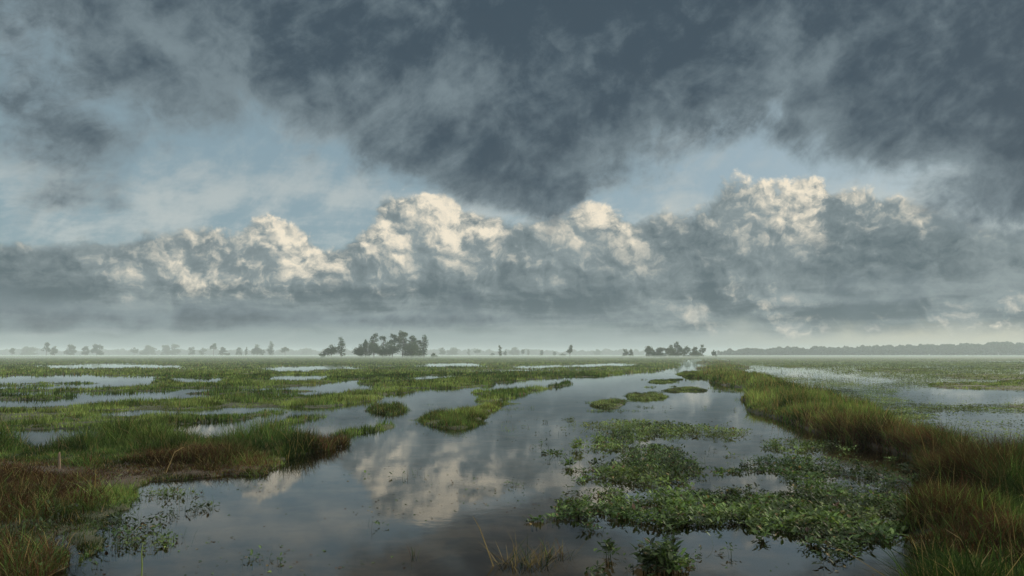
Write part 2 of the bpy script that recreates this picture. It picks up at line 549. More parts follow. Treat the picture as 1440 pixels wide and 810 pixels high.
def plant_mat(name, trans=0.35, gloss=0.0, rough=0.4):
    m = new_mat(name)
    at_ = E.node('ShaderNodeAttribute', attribute_name='tint')
    geo = E.node('ShaderNodeNewGeometry')
    n = noise(E(geo.outputs['Position']), 9.0, 2.0)
    col = mix(1.0, E(at_.outputs['Color']), mix(n, (0.6, 0.6, 0.6), (1.35, 1.35, 1.3)), 'MULTIPLY')
    d = E.node('ShaderNodeBsdfDiffuse')
    E.put(d.inputs['Color'], col)
    t = E.node('ShaderNodeBsdfTranslucent')
    E.put(t.inputs['Color'], mix(1.0, col, (1.25, 1.3, 0.8), 'MULTIPLY'))
    mx = E.node('ShaderNodeMixShader')
    mx.inputs[0].default_value = trans
    E.nt.links.new(d.outputs[0], mx.inputs[1])
    E.nt.links.new(t.outputs[0], mx.inputs[2])
    sh = mx.outputs[0]
    if gloss:
        g = E.node('ShaderNodeBsdfGlossy')
        g.inputs['Roughness'].default_value = rough
        g.inputs['Color'].default_value = (1, 1, 1, 1)
        m2 = E.node('ShaderNodeMixShader')
        m2.inputs[0].default_value = gloss
        E.nt.links.new(sh, m2.inputs[1])
        E.nt.links.new(g.outputs[0], m2.inputs[2])
        sh = m2.outputs[0]
    out_surface(sh)
    return m


def wood_mat(name, c0, c1, scale=6.0):
    m = new_mat(name)
    tc = E.node('ShaderNodeTexCoord')
    n = noise(vm('MULTIPLY', E(tc.outputs['Object']), (1, 1, 0.2)), scale, 6.0, 0.6)
    p = E.node('ShaderNodeBsdfPrincipled')
    E.put(p.inputs['Base Color'], mix(step(n, 0.35, 0.65), c0, c1))
    p.inputs['Roughness'].default_value = 0.85
    out_surface(p.outputs[0])
    return m


RNG = np.random.default_rng(11)


# ------------------------------------------------------------------ blades and leaves
def blades(P, H, W, lean, curl, tint, seg=2, rng=RNG):
    """grass blades as bent tapering strips -> (V, faces, tint per vertex)"""
    n = len(P)
    yaw = rng.uniform(0, 2 * math.pi, n)
    dirx, diry = np.cos(yaw), np.sin(yaw)
    fa = yaw + math.pi / 2 + rng.normal(0, 0.5, n)
    sx, sy = np.cos(fa), np.sin(fa)
    k = 2 * seg + 1
    V = np.zeros((n, k, 3))
    for s in range(seg + 1):
        t = s / seg
        reach = H * (lean * t + curl * t * t)
        up = H * t * np.sqrt(np.maximum(0.15, 1 - (lean * 0.8 + curl * t * 0.8) ** 2 * 0.7))
        cx, cy, cz = P[:, 0] + dirx * reach, P[:, 1] + diry * reach, P[:, 2] + up
        w = W * 0.5 * (1 - t) ** 0.6 if s < seg else None
        if w is None:
            V[:, k - 1] = np.stack([cx, cy, cz], 1)
        else:
            V[:, 2 * s] = np.stack([cx - sx * w, cy - sy * w, cz], 1)
            V[:, 2 * s + 1] = np.stack([cx + sx * w, cy + sy * w, cz], 1)
    base = (np.arange(n) * k)[:, None]
    faces = [base + np.array([2 * s, 2 * s + 1, 2 * s + 3, 2 * s + 2]) for s in range(seg - 1)]
    fq = [np.concatenate(faces)] if faces else []
    tri = base + np.array([2 * seg - 2, 2 * seg - 1, 2 * seg])
    return V.reshape(-1, 3), fq + [tri], np.repeat(tint, k, 0)


def leaves(P, L, W, yaw, pitch, tint, fold=0.25, rng=RNG):
    """ovate leaves folded along the midrib, P = leaf base"""
    n = len(P)
    prof = [(0, 0, 0), (.30, .42, 1), (.68, .40, 1), (1, 0, 0)]
    pts = np.array([(0, 0, 0), (.28, .40, fold * .4), (.66, .40, fold * .4), (1, 0, 0), (.66, -.40, fold * .4), (.28, -.40, fold * .4), (.30, 0, 0), (.68, 0, -.02)])
    a, b, c = pts[:, 0], pts[:, 1], pts[:, 2]
    bend = -0.25 * a * a
    lx = a[None] * L[:, None]
    ly = b[None] * W[:, None]
    lz = c[None] * W[:, None] + bend[None] * L[:, None]
    cp, sp = np.cos(pitch)[:, None], np.sin(pitch)[:, None]
    fx, fz = lx * cp - lz * sp, lx * sp + lz * cp
    cy, sy = np.cos(yaw)[:, None], np.sin(yaw)[:, None]
    V = np.stack([P[:, 0:1] + fx * cy - ly * sy, P[:, 1:2] + fx * sy + ly * cy, P[:, 2:3] + fz], 2)
    base = (np.arange(n) * 8)[:, None]
    q = np.concatenate([base + np.array([6, 7, 2, 1]), base + np.array([7, 6, 5, 4])])
    t = np.concatenate([base + np.array(x) for x in ([0, 6, 1], [0, 5, 6], [7, 3, 2], [7, 4, 3])])
    return V.reshape(-1, 3), [q, t], np.repeat(tint, 8, 0)


def join(parts):
    Vs, F, T, off = [], {}, [], 0
    for V, faces, t in parts:
        for f in faces:
            F.setdefault(f.shape[1], []).append(f + off)
        Vs.append(V)
        T.append(t)
        off += len(V)
    return np.concatenate(Vs), [np.concatenate(f) for f in F.values()], np.concatenate(T)


def scatter(n, r0, r1, pw=1.3, a0=-0.72, a1=0.72, rng=RNG):
    w0 = a1 - a0                                             # carry the planting on past the frame's edges
    a0, a1 = (-.95 if a0 <= -.72 else a0), (.95 if a1 >= .72 else a1)
    n = int(n * (a1 - a0) / w0)
    u = rng.uniform(0, 1, n)
    e = 1 - pw
    r = r0 * (r1 / r0) ** u if abs(e) < 1e-6 else (r0 ** e + u * (r1 ** e - r0 ** e)) ** (1 / e)
    a = rng.uniform(a0, a1, n)
    return r * np.sin(a), r * np.cos(a)


def in_poly(n, poly, rng=RNG):
    """points spread evenly on the ground inside a polygon of bearings"""
    g = np.array([at(*p)[:2] for p in poly])
    lo, hi = g.min(0), g.max(0)
    P = rng.uniform(lo, hi, (n, 2))
    wob = (np.stack([fbm(P[:, 0], P[:, 1], 1.3, 3, 71), fbm(P[:, 0], P[:, 1], 1.3, 3, 72)], 1) - 0.5) * 0.7
    Q = P + wob
    ins = np.zeros(n, bool)
    for i in range(len(g)):
        (ax, ay), (bx, by) = g[i - 1], g[i]
        ins ^= ((ay > Q[:, 1]) != (by > Q[:, 1])) & (Q[:, 0] < (bx - ax) * (Q[:, 1] - ay) / (by - ay + 1e-9) + ax)
    area = np.prod(hi - lo)
    return P[ins], area


GREEN_D, GREEN_M, GREEN_L = np.array([.024, .046, .015]), np.array([.063, .106, .028]), np.array([.130, .172, .055])
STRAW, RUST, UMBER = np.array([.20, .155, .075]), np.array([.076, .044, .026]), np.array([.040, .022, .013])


def tints(x, y, brown=0.0, dry=0.06, light=0.0, rng=RNG, umber=0.0):
    n = len(x)
    a = np.clip(fbm(x, y, 0.5, 4, 31) * 1.9 - 0.55 + (fbm(x * .5, y, .09, 3, 35) - .5) * 1.1 + light + rng.normal(0, 0.26, n), 0, 1)[:, None]
    c = np.where(a < .5, GREEN_D + (GREEN_M - GREEN_D) * a * 2, GREEN_M + (GREEN_L - GREEN_M) * (a - .5) * 2)
    br = (rng.uniform(0, 1, n) < brown)[:, None]
    mixb = rng.uniform(0, 1, n)[:, None] ** 1.5
    c = np.where(br, UMBER + (RUST - UMBER) * (1 - mixb), c)
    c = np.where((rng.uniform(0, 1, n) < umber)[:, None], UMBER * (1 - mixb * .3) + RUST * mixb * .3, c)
    clump = sm(fbm(x, y, 1.9, 3, 37), .28, .72)
    c = c * (.45 + 1.0 * clump)[:, None] * rng.uniform(.55, 1.5, (n, 1))
    dr = (rng.uniform(0, 1, n) < dry)[:, None]
    return np.where(dr, STRAW * rng.uniform(.5, 1.1, n)[:, None], c)


def ground_z(land):
    return -0.22 + 0.25 * sm(land, 0.25, 0.75)


def build_ground():
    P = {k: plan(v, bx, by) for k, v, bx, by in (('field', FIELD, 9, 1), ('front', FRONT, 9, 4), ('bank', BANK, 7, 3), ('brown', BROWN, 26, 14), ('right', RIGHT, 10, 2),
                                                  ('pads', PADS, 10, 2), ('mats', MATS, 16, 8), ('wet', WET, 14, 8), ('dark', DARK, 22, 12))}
    isl = plan([(1, v[1]) for k, v in ISLETS.items() if v[0] != 'leaf'], 8, 3)

    def holes(x, y):
        """shallow wet patches inside the fields"""
        return sm(fbm(x * .05, y * .13, 1.0, 4, 141), .54, .68) * .5 + sm(fbm(x * .25, y * .5, 1.0, 3, 151), .55, .7) * .3

    def field_at(x, y):
        return look(P['field'], x, y) - holes(x, y) * sm(np.hypot(x, y), 14, 26)

    def land_at(x, y):
        l = np.maximum.reduce([field_at(x, y), look(P['front'], x, y), look(P['bank'], x, y) * 1.1, look(P['right'], x, y) * 0.9, look(isl, x, y, .5) * .8])
        far = sm(fbm(x, y, 0.05, 3, 91), 0.42, 0.55) * (y < 0.5)
        return np.maximum(l, far)

    # ---- ground sheet: polar grid round the viewpoint, out to the horizon
    fa = np.radians(np.arange(-52, 52.01, 0.16))
    ra = np.radians(np.arange(55, 305.1, 3.0))
    ang = np.concatenate([fa, ra])
    rad = np.concatenate([[0.4], np.geomspace(1.5, 2950, 400)])
    A, R = np.meshgrid(ang, rad)
    X, Y = R * np.sin(A), R * np.cos(A)
    x, y = X.ravel(), Y.ravel()
    land = land_at(x, y)
    z = ground_z(land)
    bank = look(P['bank'], x, y)
    z = z + sm(bank, .4, 1) * 0.10 + (fbm(x, y, 1.7, 3, 3) - .5) * 0.07 * (np.hypot(x, y) < 120)
    z = np.where(np.hypot(x, y) > 500, np.maximum(z, -0.15), z)
    na, nr = len(ang), len(rad)
    i, j = np.meshgrid(np.arange(nr - 1), np.arange(na), indexing='ij')
    jn = (j + 1) % na
    F = np.stack([i * na + j, (i + 1) * na + j, (i + 1) * na + jn, i * na + jn], 2).reshape(-1, 4)[:, ::-1]
    m = new_mat('mud and turf')
    at_ = E.node('ShaderNodeAttribute', attribute_name='tint')
    geo = E.node('ShaderNodeNewGeometry')
    pos = E(geo.outputs['Position'])
    n1 = noise(pos, 1.6, 8.0, 0.62)
    n2 = noise(vm('MULTIPLY', pos, (1.0, 3.0, 1.0)), 0.9, 6.0, 0.6)
    mud = mix(step(n1, .35, .7), (.050, .040, .029), (.170, .130, .088))
    mud = mix(step(n2, .5, .75), mud, (.060, .054, .036))
    turf = mix(step(n1, .3, .7), (.014, .017, .008), (.036, .042, .016))
    lf = sep(E(at_.outputs['Color']))
    col = mix(lf[0], mud, turf)
    col = mix(lf[1] * 0.8, col, (.040, .022, .014))
    p = E.node('ShaderNodeBsdfPrincipled')
    E.put(p.inputs['Base Color'], col)
    p.inputs['Roughness'].default_value = 0.9
    out_surface(p.outputs[0])
    t = np.stack([sm(land, .18, .48), look(P['brown'], x, y), land * 0], 1)
    g = mesh_obj('ground', np.stack([x, y, z], 1), [F], m, tint=t, smooth=True)
    tag(g, kind='structure')

    # ---- water sheet
    rad2 = np.concatenate([[0.4], np.geomspace(3, 2940, 26)])
    ang2 = np.radians(np.arange(0, 360, 6.0))
    A, R = np.meshgrid(ang2, rad2)
    i, j = np.meshgrid(np.arange(len(rad2) - 1), np.arange(len(ang2)), indexing='ij')
    jn = (j + 1) % len(ang2)
    F = np.stack([i * len(ang2) + j, (i + 1) * len(ang2) + j, (i + 1) * len(ang2) + jn, i * len(ang2) + jn], 2).reshape(-1, 4)[:, ::-1]
    m = new_mat('still water')
    geo = E.node('ShaderNodeNewGeometry')
    pos = E(geo.outputs['Position'])
    rot = E.node('ShaderNodeVectorRotate', rotation_type='Z_AXIS')
    E.put(rot.inputs['Vector'], pos)
    rot.inputs['Angle'].default_value = 0.6
    rpos = vm('ADD', E(rot.outputs[0]), vm('SCALE', noise(pos, 1.3, 2.0, color=True), scale=0.5))
    rp = noise(vm('MULTIPLY', rpos, (1.0, 1.25, 1.0)), 5.5, 4.0, 0.55)
    rp2 = noise(vm('MULTIPLY', pos, (1.0, 1.3, 1.0)), 0.35, 3.0, 0.5)
    bump = E.node('ShaderNodeBump')
    bump.inputs['Strength'].default_value = 1.0
    bump.inputs['Distance'].default_value = 0.0008
    E.put(bump.inputs['Height'], rp * step(rp2, .35, .7))
    gl = E.node('ShaderNodeBsdfGlossy')
    gl.inputs['Color'].default_value = (.94, .98, 1.0, 1)
    gl.inputs['Roughness'].default_value = 0.02
    E.nt.links.new(bump.outputs[0], gl.inputs['Normal'])
    tr = E.node('ShaderNodeBsdfTransparent')
    tr.inputs['Color'].default_value = (.72, .66, .52, 1)
    fr = E.node('ShaderNodeFresnel')
    fr.inputs['IOR'].default_value = 1.34
    E.nt.links.new(bump.outputs[0], fr.inputs['Normal'])
    mx = E.node('ShaderNodeMixShader')
    E.nt.links.new(fr.outputs[0], mx.inputs[0])
    E.nt.links.new(tr.outputs[0], mx.inputs[1])
    E.nt.links.new(gl.outputs[0], mx.inputs[2])
    out_surface(mx.outputs[0])
    w = mesh_obj('water', np.stack([(R * np.sin(A)).ravel(), (R * np.cos(A)).ravel(), np.zeros(R.size)], 1), [F], m, smooth=True)
    tag(w, kind='structure')

    grass_m = plant_mat('grass blades', .35)
    leaf_m = plant_mat('water weed leaves', .25, .02, .5)
    dry_m = plant_mat('dry stems', .2)

    def stuff(name, parts, mat, label, cat):
        V, F, T = join(parts)
        o = mesh_obj(name, V, F, mat, tint=T)
        return tag(o, label, cat, kind='stuff')

    def grow(img, n, r0, r1, pw, hfun, wfun, brown_k=1.0, dry=.06, light=0.0, seg=2, thr=(.30, .64), lean=.3, curl=.35, zlift=0.0, mult=1.0, a0=-.72, a1=.72):
        x, y = scatter(n, r0, r1, pw, a0, a1)
        n = len(x)
        v = (field_at(x, y) if img is P['field'] else look(img, x, y) - (holes(x, y) * 1.0 if img is P['right'] else 0)) * mult
        patch = fbm(x, y, 0.8, 4, 55)
        d = sm(v + (patch - .5) * .7 * (1 - np.clip(v, 0, 1) * .6), *thr)
        k = RNG.uniform(0, 1, n) < d
        x, y, v, patch = x[k], y[k], v[k], patch[k]
        r = np.hypot(x, y)
        br = sm(look(P['brown'], x, y) + (fbm(x, y, 1.1, 4, 57) - .5) * 1.0, .25, .9) * .8 * brown_k
        land = land_at(x, y)
        z = np.maximum(ground_z(land) + sm(look(P['bank'], x, y), .4, 1) * .10, -0.12) - .02 + zlift
        H = hfun(r, v, x, y) * (0.35 + 1.3 * sm(patch, .3, .72)) * (.45 + .55 * sm(v, .3, .95)) * RNG.uniform(.45, 1.25, len(x)) * (1 - .3 * br)
        W = wfun(r) * RNG.uniform(.6, 1.3, len(x))
        le = RNG.uniform(0, lean, len(x)) + .15 * br
        cu = RNG.uniform(0, curl, len(x)) + .25 * br * RNG.uniform(0, 1, len(x))
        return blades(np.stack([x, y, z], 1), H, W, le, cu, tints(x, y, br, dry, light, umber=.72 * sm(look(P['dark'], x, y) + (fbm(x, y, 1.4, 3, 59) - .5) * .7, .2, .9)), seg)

    pxw = lambda r, k=1.0: np.maximum(0.008, r / 711 * 0.85 * k)

    # ---- grass of the flooded field on the left
    near = grow(P['field'], 420000, 14, 70, 1.05, lambda r, v, x, y: 0.11 + .10 * fbm(x, y, .06, 3, 8), lambda r: pxw(r), dry=.05, light=.10, seg=1)
    far = grow(P['field'], 300000, 60, 420, 1.1, lambda r, v, x, y: 0.15 + .10 * fbm(x, y, .03, 3, 8), lambda r: pxw(r, 1.3), dry=.07, light=.22, seg=1)
    stuff('field_grass', [near, far], grass_m, 'short green grass standing in the flooded field left of the channel', 'grass')
    # ---- taller grass at the left front
    a = grow(P['front'], 300000, 5, 26, 1.0, lambda r, v, x, y: (0.20 + .26 * sm(fbm(x, y, .5, 3, 14), .35, .7)) * (.45 + .55 * sm(r, 8.5, 12)) * (1 - .35 * sm(x, -7, -3)), lambda r: pxw(r, .9) * .8, dry=.09, light=.08, seg=3, lean=.5, curl=.6, mult=1.2, a0=-.72, a1=-.15)
    a2 = grow(P['front'], 60000, 5, 20, 1.0, lambda r, v, x, y: (.22 + .20 * fbm(x, y, .9, 3, 15)) * (.7 + .3 * sm(r, 7, 11)), lambda r: pxw(r, .9), brown_k=1.3, dry=.16, light=.10, seg=3, lean=.9, curl=.8, thr=(.45, 1.1), mult=.9, a0=-.72, a1=-.15)
    stuff('marsh_grass', [a, a2], grass_m, 'tangled green and rust brown grass on the near left shore', 'grass')
    # ---- bank on the right
    b1 = grow(P['bank'], 500000, 5, 18, .9, lambda r, v, x, y: (.22 + .32 * fbm(x, y, .5, 3, 14)) * (.62 + .38 * sm(r, 7, 11)), lambda r: pxw(r, .9) * .75, dry=.06, light=-.22, seg=3, lean=.6, curl=.9, a0=.1, a1=.72)  # near blades tinted darker, standing in for shade on the bank
    b2 = grow(P['bank'], 260000, 16, 60, 1.0, lambda r, v, x, y: .19 + .24 * fbm(x, y, .3, 3, 14), lambda r: pxw(r), dry=.22, brown_k=.55, light=.16, seg=2, lean=.4, curl=.6, a0=.1, a1=.72)
    b3 = grow(P['bank'], 150000, 55, 420, 1.1, lambda r, v, x, y: .25 + 0 * r, lambda r: pxw(r, 1.3), dry=.26, light=.10, seg=1, a0=.1, a1=.6)
    x, y = scatter(9000, 5, 40, 1.0, .1, .72)                # seed stalks standing above the rest
    k = (look(P['bank'], x, y) > .55) & (RNG.uniform(0, 1, len(x)) < .16)
    x, y = x[k], y[k]
    rr = np.hypot(x, y)
    st = blades(np.stack([x, y, np.full(len(x), .05)], 1), RNG.uniform(.45, .8, len(x)), np.maximum(.004, rr / 711 * .45), RNG.uniform(0, .35, len(x)), RNG.uniform(0, .3, len(x)),
                tints(x, y, .3, .6, 0), 3)
    wide = grow(P['bank'], 26000, 5, 16, .9, lambda r, v, x, y: .24 + .22 * fbm(x, y, .5, 3, 14), lambda r: .016 + 0 * r, dry=.08, light=.0, seg=4, lean=.7, curl=1.1, a0=.1)
    stuff('bank_grass', [b1, b2, b3, st, wide], grass_m, 'tall mixed grass along the dike that runs away right of the channel', 'grass')
    # ---- right field
    f1 = grow(P['right'], 260000, 20, 420, 1.1, lambda r, v, x, y: .09 + 0 * r, lambda r: pxw(r, 1.2), dry=.10, light=.35, seg=1, a0=.15, a1=.72)
    stuff('paddy_grass', [f1], grass_m, 'low strips of grass in the flooded field right of the dike', 'grass')

    # ---- floating weed: small leaves lying on the water
    def pads(img, n, r0, r1, pw, size, thr, a0=-.72, a1=.72, lift=.03, light=.1):
        x, y = scatter(n, r0, r1, pw, a0, a1)
        n = len(x)
        v = look(img, x, y)
        d = np.maximum(sm(v * .95 + (fbm(x, y, 1.1, 4, 61) - .5) * 1.1 + (fbm(x * .6, y * 1.2, .15, 3, 62) - .5) * .6, *thr), .38 * v * sm(fbm(x * .5, y, .5, 4, 63), .3, .7))
        k = RNG.uniform(0, 1, n) < d * (v > .02)
        x, y = x[k], y[k]
        r = np.hypot(x, y)
        s = np.maximum(size, r / 711 * .8) * RNG.uniform(.6, 1.4, len(x))
        z = .004 + RNG.uniform(0, lift, len(x))
        return leaves(np.stack([x, y, z], 1), s, s * .8, RNG.uniform(0, 6.28, len(x)), RNG.uniform(.0, .9, len(x)), tints(x, y, 0, .02, light))
    q1 = pads(P['pads'], 560000, 14, 220, 1.1, .05, (.42, 1.15), .1, .72, .06, .5)
    stuff('floating_weed', [q1], leaf_m, 'speckled floating weed covering the water right of the dike', 'water weed')

    # ---- leafy mats
    def rosettes(x, y, hmax, per=8, leaf=.07, z0=0.0, light=0.0):
        n = len(x)
        h = hmax * RNG.uniform(.25, 1.1, n)
        X = np.repeat(x, per) + RNG.normal(0, .035, n * per)
        Yy = np.repeat(y, per) + RNG.normal(0, .035, n * per)
        Z = z0 + np.repeat(h, per) * RNG.uniform(.15, 1, n * per)
        r = np.hypot(X, Yy)
        L = np.maximum(leaf, r / 711 * 1.3) * np.repeat(RNG.uniform(.55, 1.35, n), per) * RNG.uniform(.6, 1.2, n * per)
        lv = leaves(np.stack([X, Yy, Z], 1), L, L * RNG.uniform(.42, .62, n * per), RNG.uniform(0, 6.28, n * per), RNG.uniform(.0, 1.1, n * per),
                    tints(X, Yy, .025, .02, light))
        st = blades(np.stack([x, y, np.full(n, -.10 + z0)], 1), h + .12, np.full(n, .008), np.full(n, .1), np.full(n, .1), tints(x, y, .2, 0, 0), 2)
        return [lv, st]
    x, y = scatter(60000, 5.2, 16, .6, -.1, .72)
    v = look(P['mats'], x, y, .8)
    k = RNG.uniform(0, 1, len(x)) < sm(v * .85 + (fbm(x, y, 1.15, 5, 81, .66) - .5) * 2.4, .46, 1.0) * .42
    x, y = x[k], y[k]
    stuff('leafy_weed', rosettes(x, y, .025 + .085 * sm(fbm(x, y, .9, 3, 84), .3, .75), 7, .058, 0, -.10), leaf_m, 'dense dark leafy water plants matted on the water at the foot of the bank', 'water plants')
    # sparse weed in the wet margins and in the channel
    x, y = scatter(60000, 5.2, 26, 1.0, -.72, .62)
    wet = look(P['wet'], x, y, 1.0)
    px, py = proj(x, y)
    chan = ((px > 480) & (px < 1130)) * .18 * sm(px, 480, 800) + .05
    land = land_at(x, y)
    v = np.maximum(wet, np.where(land < .4, chan, 0))
    k = RNG.uniform(0, 1, len(x)) < .55 * sm(v * 1.1 + (fbm(x, y, 1.4, 4, 83) - .5) * 1.3, .42, .75)
    x, y = x[k], y[k]
    sw = rosettes(x, y, .07, 4, .045, 0.0, .05)
    xf, yf = scatter(16000, 5, 13, .7, -.72, -.2)
    vf = look(P['front'], xf, yf)
    kf = RNG.uniform(0, 1, len(xf)) < .5 * sm(vf * .9 + (fbm(xf, yf, 1.7, 4, 85) - .5) * 1.6, .6, 1.1) * sm(np.hypot(xf, yf), 12.5, 9)
    sw += rosettes(xf[kf], yf[kf], .16, 5, .04, .02, -.05)
    xs, ys = scatter(26000, 5, 22, .9, -.6, .6)              # loose leaves and bits afloat
    ks = (land_at(xs, ys) < .3) & (RNG.uniform(0, 1, len(xs)) < .22 * sm(fbm(xs, ys, .7, 4, 87), .48, .7))
    xs, ys = xs[ks], ys[ks]
    ls = RNG.uniform(.012, .045, len(xs)) * np.maximum(1, np.hypot(xs, ys) / 14)
    sw.append(leaves(np.stack([xs, ys, np.full(len(xs), .004)], 1), ls, ls * RNG.uniform(.3, .9, len(xs)), RNG.uniform(0, 6.28, len(xs)), RNG.uniform(0, .25, len(xs)), tints(xs, ys, .4, .08, 0)))
    x2, y2 = x + RNG.normal(0, .1, len(x)), y + RNG.normal(0, .1, len(x))
    sw.append(blades(np.stack([x2, y2, np.full(len(x2), -.1)], 1), RNG.uniform(.13, .24, len(x2)), np.maximum(.004, np.hypot(x2, y2) / 711 * .4), RNG.uniform(0, .3, len(x2)), RNG.uniform(0, .5, len(x2)), tints(x2, y2, .25, .04, 0), 3))
    stuff('drifting_weed', sw, leaf_m, 'thin scattered weed sprouting through the open water', 'water weed')

    # ---- islets, each its own clump
    for k_, (kind, poly, label, h) in ISLETS.items():
        o_xy = np.mean([at(*p)[:2] for p in poly], 0)
        q = np.array(poly, float)
        wpx, hpx = np.ptp(q[:, 0]), np.ptp(q[:, 1])
        one = plan([(1, poly)], max(4, int(min(22, wpx * .11))), max(1, int(hpx * .16)))
        g = np.array([at(*p)[:2] for p in poly])
        lo, hi = g.min(0) - .6, g.max(0) + .6
        n = 9000 if k_ == 'small' else 60000 if kind == 'grass' else 26000
        p = RNG.uniform(lo, hi, (n, 2))
        v = look(one, p[:, 0], p[:, 1], .8)
        f = fbm(p[:, 0], p[:, 1], 1.3, 4, 88)
        d = sm(v + (f - .5) * (2.0 if kind != 'grass' else 1.5), .28, 1.0)
        keep = RNG.uniform(0, 1, n) < d
        p, v, f = p[keep][:14000], v[keep][:14000], f[keep][:14000]
        r = np.hypot(p[:, 0], p[:, 1])
        parts = []
        if kind in ('grass', 'mixed'):
            H = h * RNG.uniform(.35, 1.3, len(p)) * (.12 + 1.0 * sm(v, .15, 1.0)) * (.3 + 1.4 * sm(f, .3, .75))
            parts.append(blades(np.column_stack([p, np.full(len(p), -.05)]), H + .05, pxw(r, .8), RNG.uniform(0, .4, len(p)), RNG.uniform(0, .5, len(p)),
                                tints(p[:, 0], p[:, 1], .12, .1 if kind == 'grass' else .03, .12), 2))
        if kind in ('leaf', 'mixed'):
            m_ = int(len(p) * (.115 if kind == 'leaf' else .08))
            parts += rosettes(p[:m_, 0], p[:m_, 1], h * (.25 + .5 * v[:m_]), 7, .06, 0, .08)
        V, F, T = join(parts)
        V = V - np.array([o_xy[0], o_xy[1], 0])
        name = 'grass_islet' if kind == 'grass' else 'weed_islet'
        o = mesh_obj(name, V, F, grass_m if kind == 'grass' else leaf_m, tint=T)
        o.location = (o_xy[0], o_xy[1], 0)
        tag(o, label, 'islet', 'islets in the channel')

    # ---- single plants and bits that stand on their own
    def plant(px, py, wpx, h, label, n=14, leaf=.075):
        c = at(px, py)
        r = np.hypot(c[0], c[1])
        rad_ = wpx / FPX * r / 2 * (.4 if n < 8 else .85)
        a, q = RNG.uniform(0, 6.28, n), np.sqrt(RNG.uniform(0, 1, n)) * rad_
        V, F, T = join(rosettes(c[0] + q * np.cos(a), c[1] + q * np.sin(a), h, 8, leaf, 0, .12))
        o = mesh_obj('water_plant', V - c, F, leaf_m, tint=T)
        o.location = c
        tag(o, label, 'water plant', 'leafy plants standing alone in the water')
    plant(813, 632, 28, .22, 'upright leafy plant alone in open water beyond the loose leaf mats', 16)
    plant(800, 656, 20, .12, 'little ragged sprig in the water just nearer than the upright leafy plant', 7)
    plant(930, 797, 62, .20, 'bushy leafy plant at the lower edge, right of the dry grass tuft', 60)
    plant(856, 782, 26, .16, 'pale sparse sprig between the dry grass tuft and the bushy plant', 7)
    plant(1072, 757, 14, .12, 'tiny single sprig in dark water under the big leaf mat', 4)
    plant(838, 655, 16, .10, 'small sprig between the ragged one and the broken leafy islet', 6)

    def tuft(name, px, py, wpx, n, h, label, cat, brown=.2, dry=.6, lean=.9):
        c = at(px, py)
        r = np.hypot(c[0], c[1])
        rad_ = wpx / FPX * r / 2
        a, q = RNG.uniform(0, 6.28, n), np.sqrt(RNG.uniform(0, 1, n)) * rad_
        x, y = c[0] + q * np.cos(a), c[1] + q * .5 * np.sin(a)
        V, F, T = blades(np.stack([x, y, np.full(n, -.06)], 1), RNG.uniform(.5, 1.2, n) * h, np.full(n, .007), RNG.uniform(.1, lean, n), RNG.uniform(.1, .8, n), tints(x, y, brown, dry, 0), 4)
        o = mesh_obj(name, V - c, F, dry_m, tint=T)
        o.location = c
        return tag(o, label, cat)
    tuft('grass_tuft', 738, 792, 70, 120, .30, 'dry yellow grass tuft splayed over the dark water in front', 'grass tuft', .15)
    tuft('grass_tuft', 785, 780, 40, 60, .22, 'reddish dry tuft touching the right of the yellow one', 'grass tuft', .6, .35)
    tuft('grass_tuft', 584, 780, 12, 9, .22, 'few thin upright blades alone in dark water, left of the dry tufts', 'grass tuft', .3, .1, .3)
    # bent stems
    def stem(pts, rad_, label, name='reed_stem', mat=None, tintc=STRAW):
        V, F = tube(np.array(pts), rad_)
        o = mesh_obj(name, V - np.array(pts[0]), F, mat or dry_m, tint=np.tile(tintc, (len(V), 1)), smooth=True)
        o.location = pts[0]
        return tag(o, label, 'stem')
    c = at(694, 797)
    stem([c, c + [-.06, .12, .12], c + [-.13, .25, .26], c + [-.2, .38, .34]], [.007, .006, .005, .002], 'long bare reed stem leaning left out of the dark water', tintc=STRAW * .7)
    c = at(199, 812)
    stem([c, c + [0, 0, .1], c + [-.01, 0, .2], c + [-.01, .02, .27]], [.006, .006, .004, .001], 'lone bright green blade at the lower left edge', 'reed_stem', tintc=GREEN_L)
    c = at(1386, 815)
    stem([c, c + [-.05, .05, .16], c + [-.13, .1, .30], c + [-.24, .1, .37]], [.006, .006, .004, .002], 'yellow stalk arching left at the lower right corner', tintc=STRAW)
    # fallen dry stems lying in the brown grass
    for (p0, p1, lift, lab) in (((0, 672), (30, 668), .12, 'thick pale fallen stalk at the left edge of the rust brown grass'),
                                ((231, 672), (262, 652), .30, 'bent straw stalk arching over the brown grass right of the stake'),
                                ((250, 645), (290, 650), .26, 'long straw stalk lying along the brown strip')):
        a_, b_ = at(*p0), at(*p1)
        stem([a_ + [0, 0, .02], a_ * .6 + b_ * .4 + [0, 0, lift], a_ * .2 + b_ * .8 + [0, 0, lift], b_ + [0, 0, lift * .6]], [.008, .007, .006, .003], lab, tintc=STRAW * .55)
    # stake
    c = at(83, 664)
    V, F = tube(np.array([c + [0, 0, -.1], c + [.004, 0, .1], c + [-.008, 0, .19], c + [-.016, .003, .28]]), [.021, .020, .019, .017], 7)
    V[-8:, 2] += np.linspace(-.02, .03, 8)
    o = mesh_obj('wooden_stake', V - c, F, wood_mat('weathered stake', (.06, .045, .03), (.20, .14, .085), 14))
    o.location = c
    tag(o, 'short weathered wooden stake standing in grass on the left shore', 'stake')
    return P


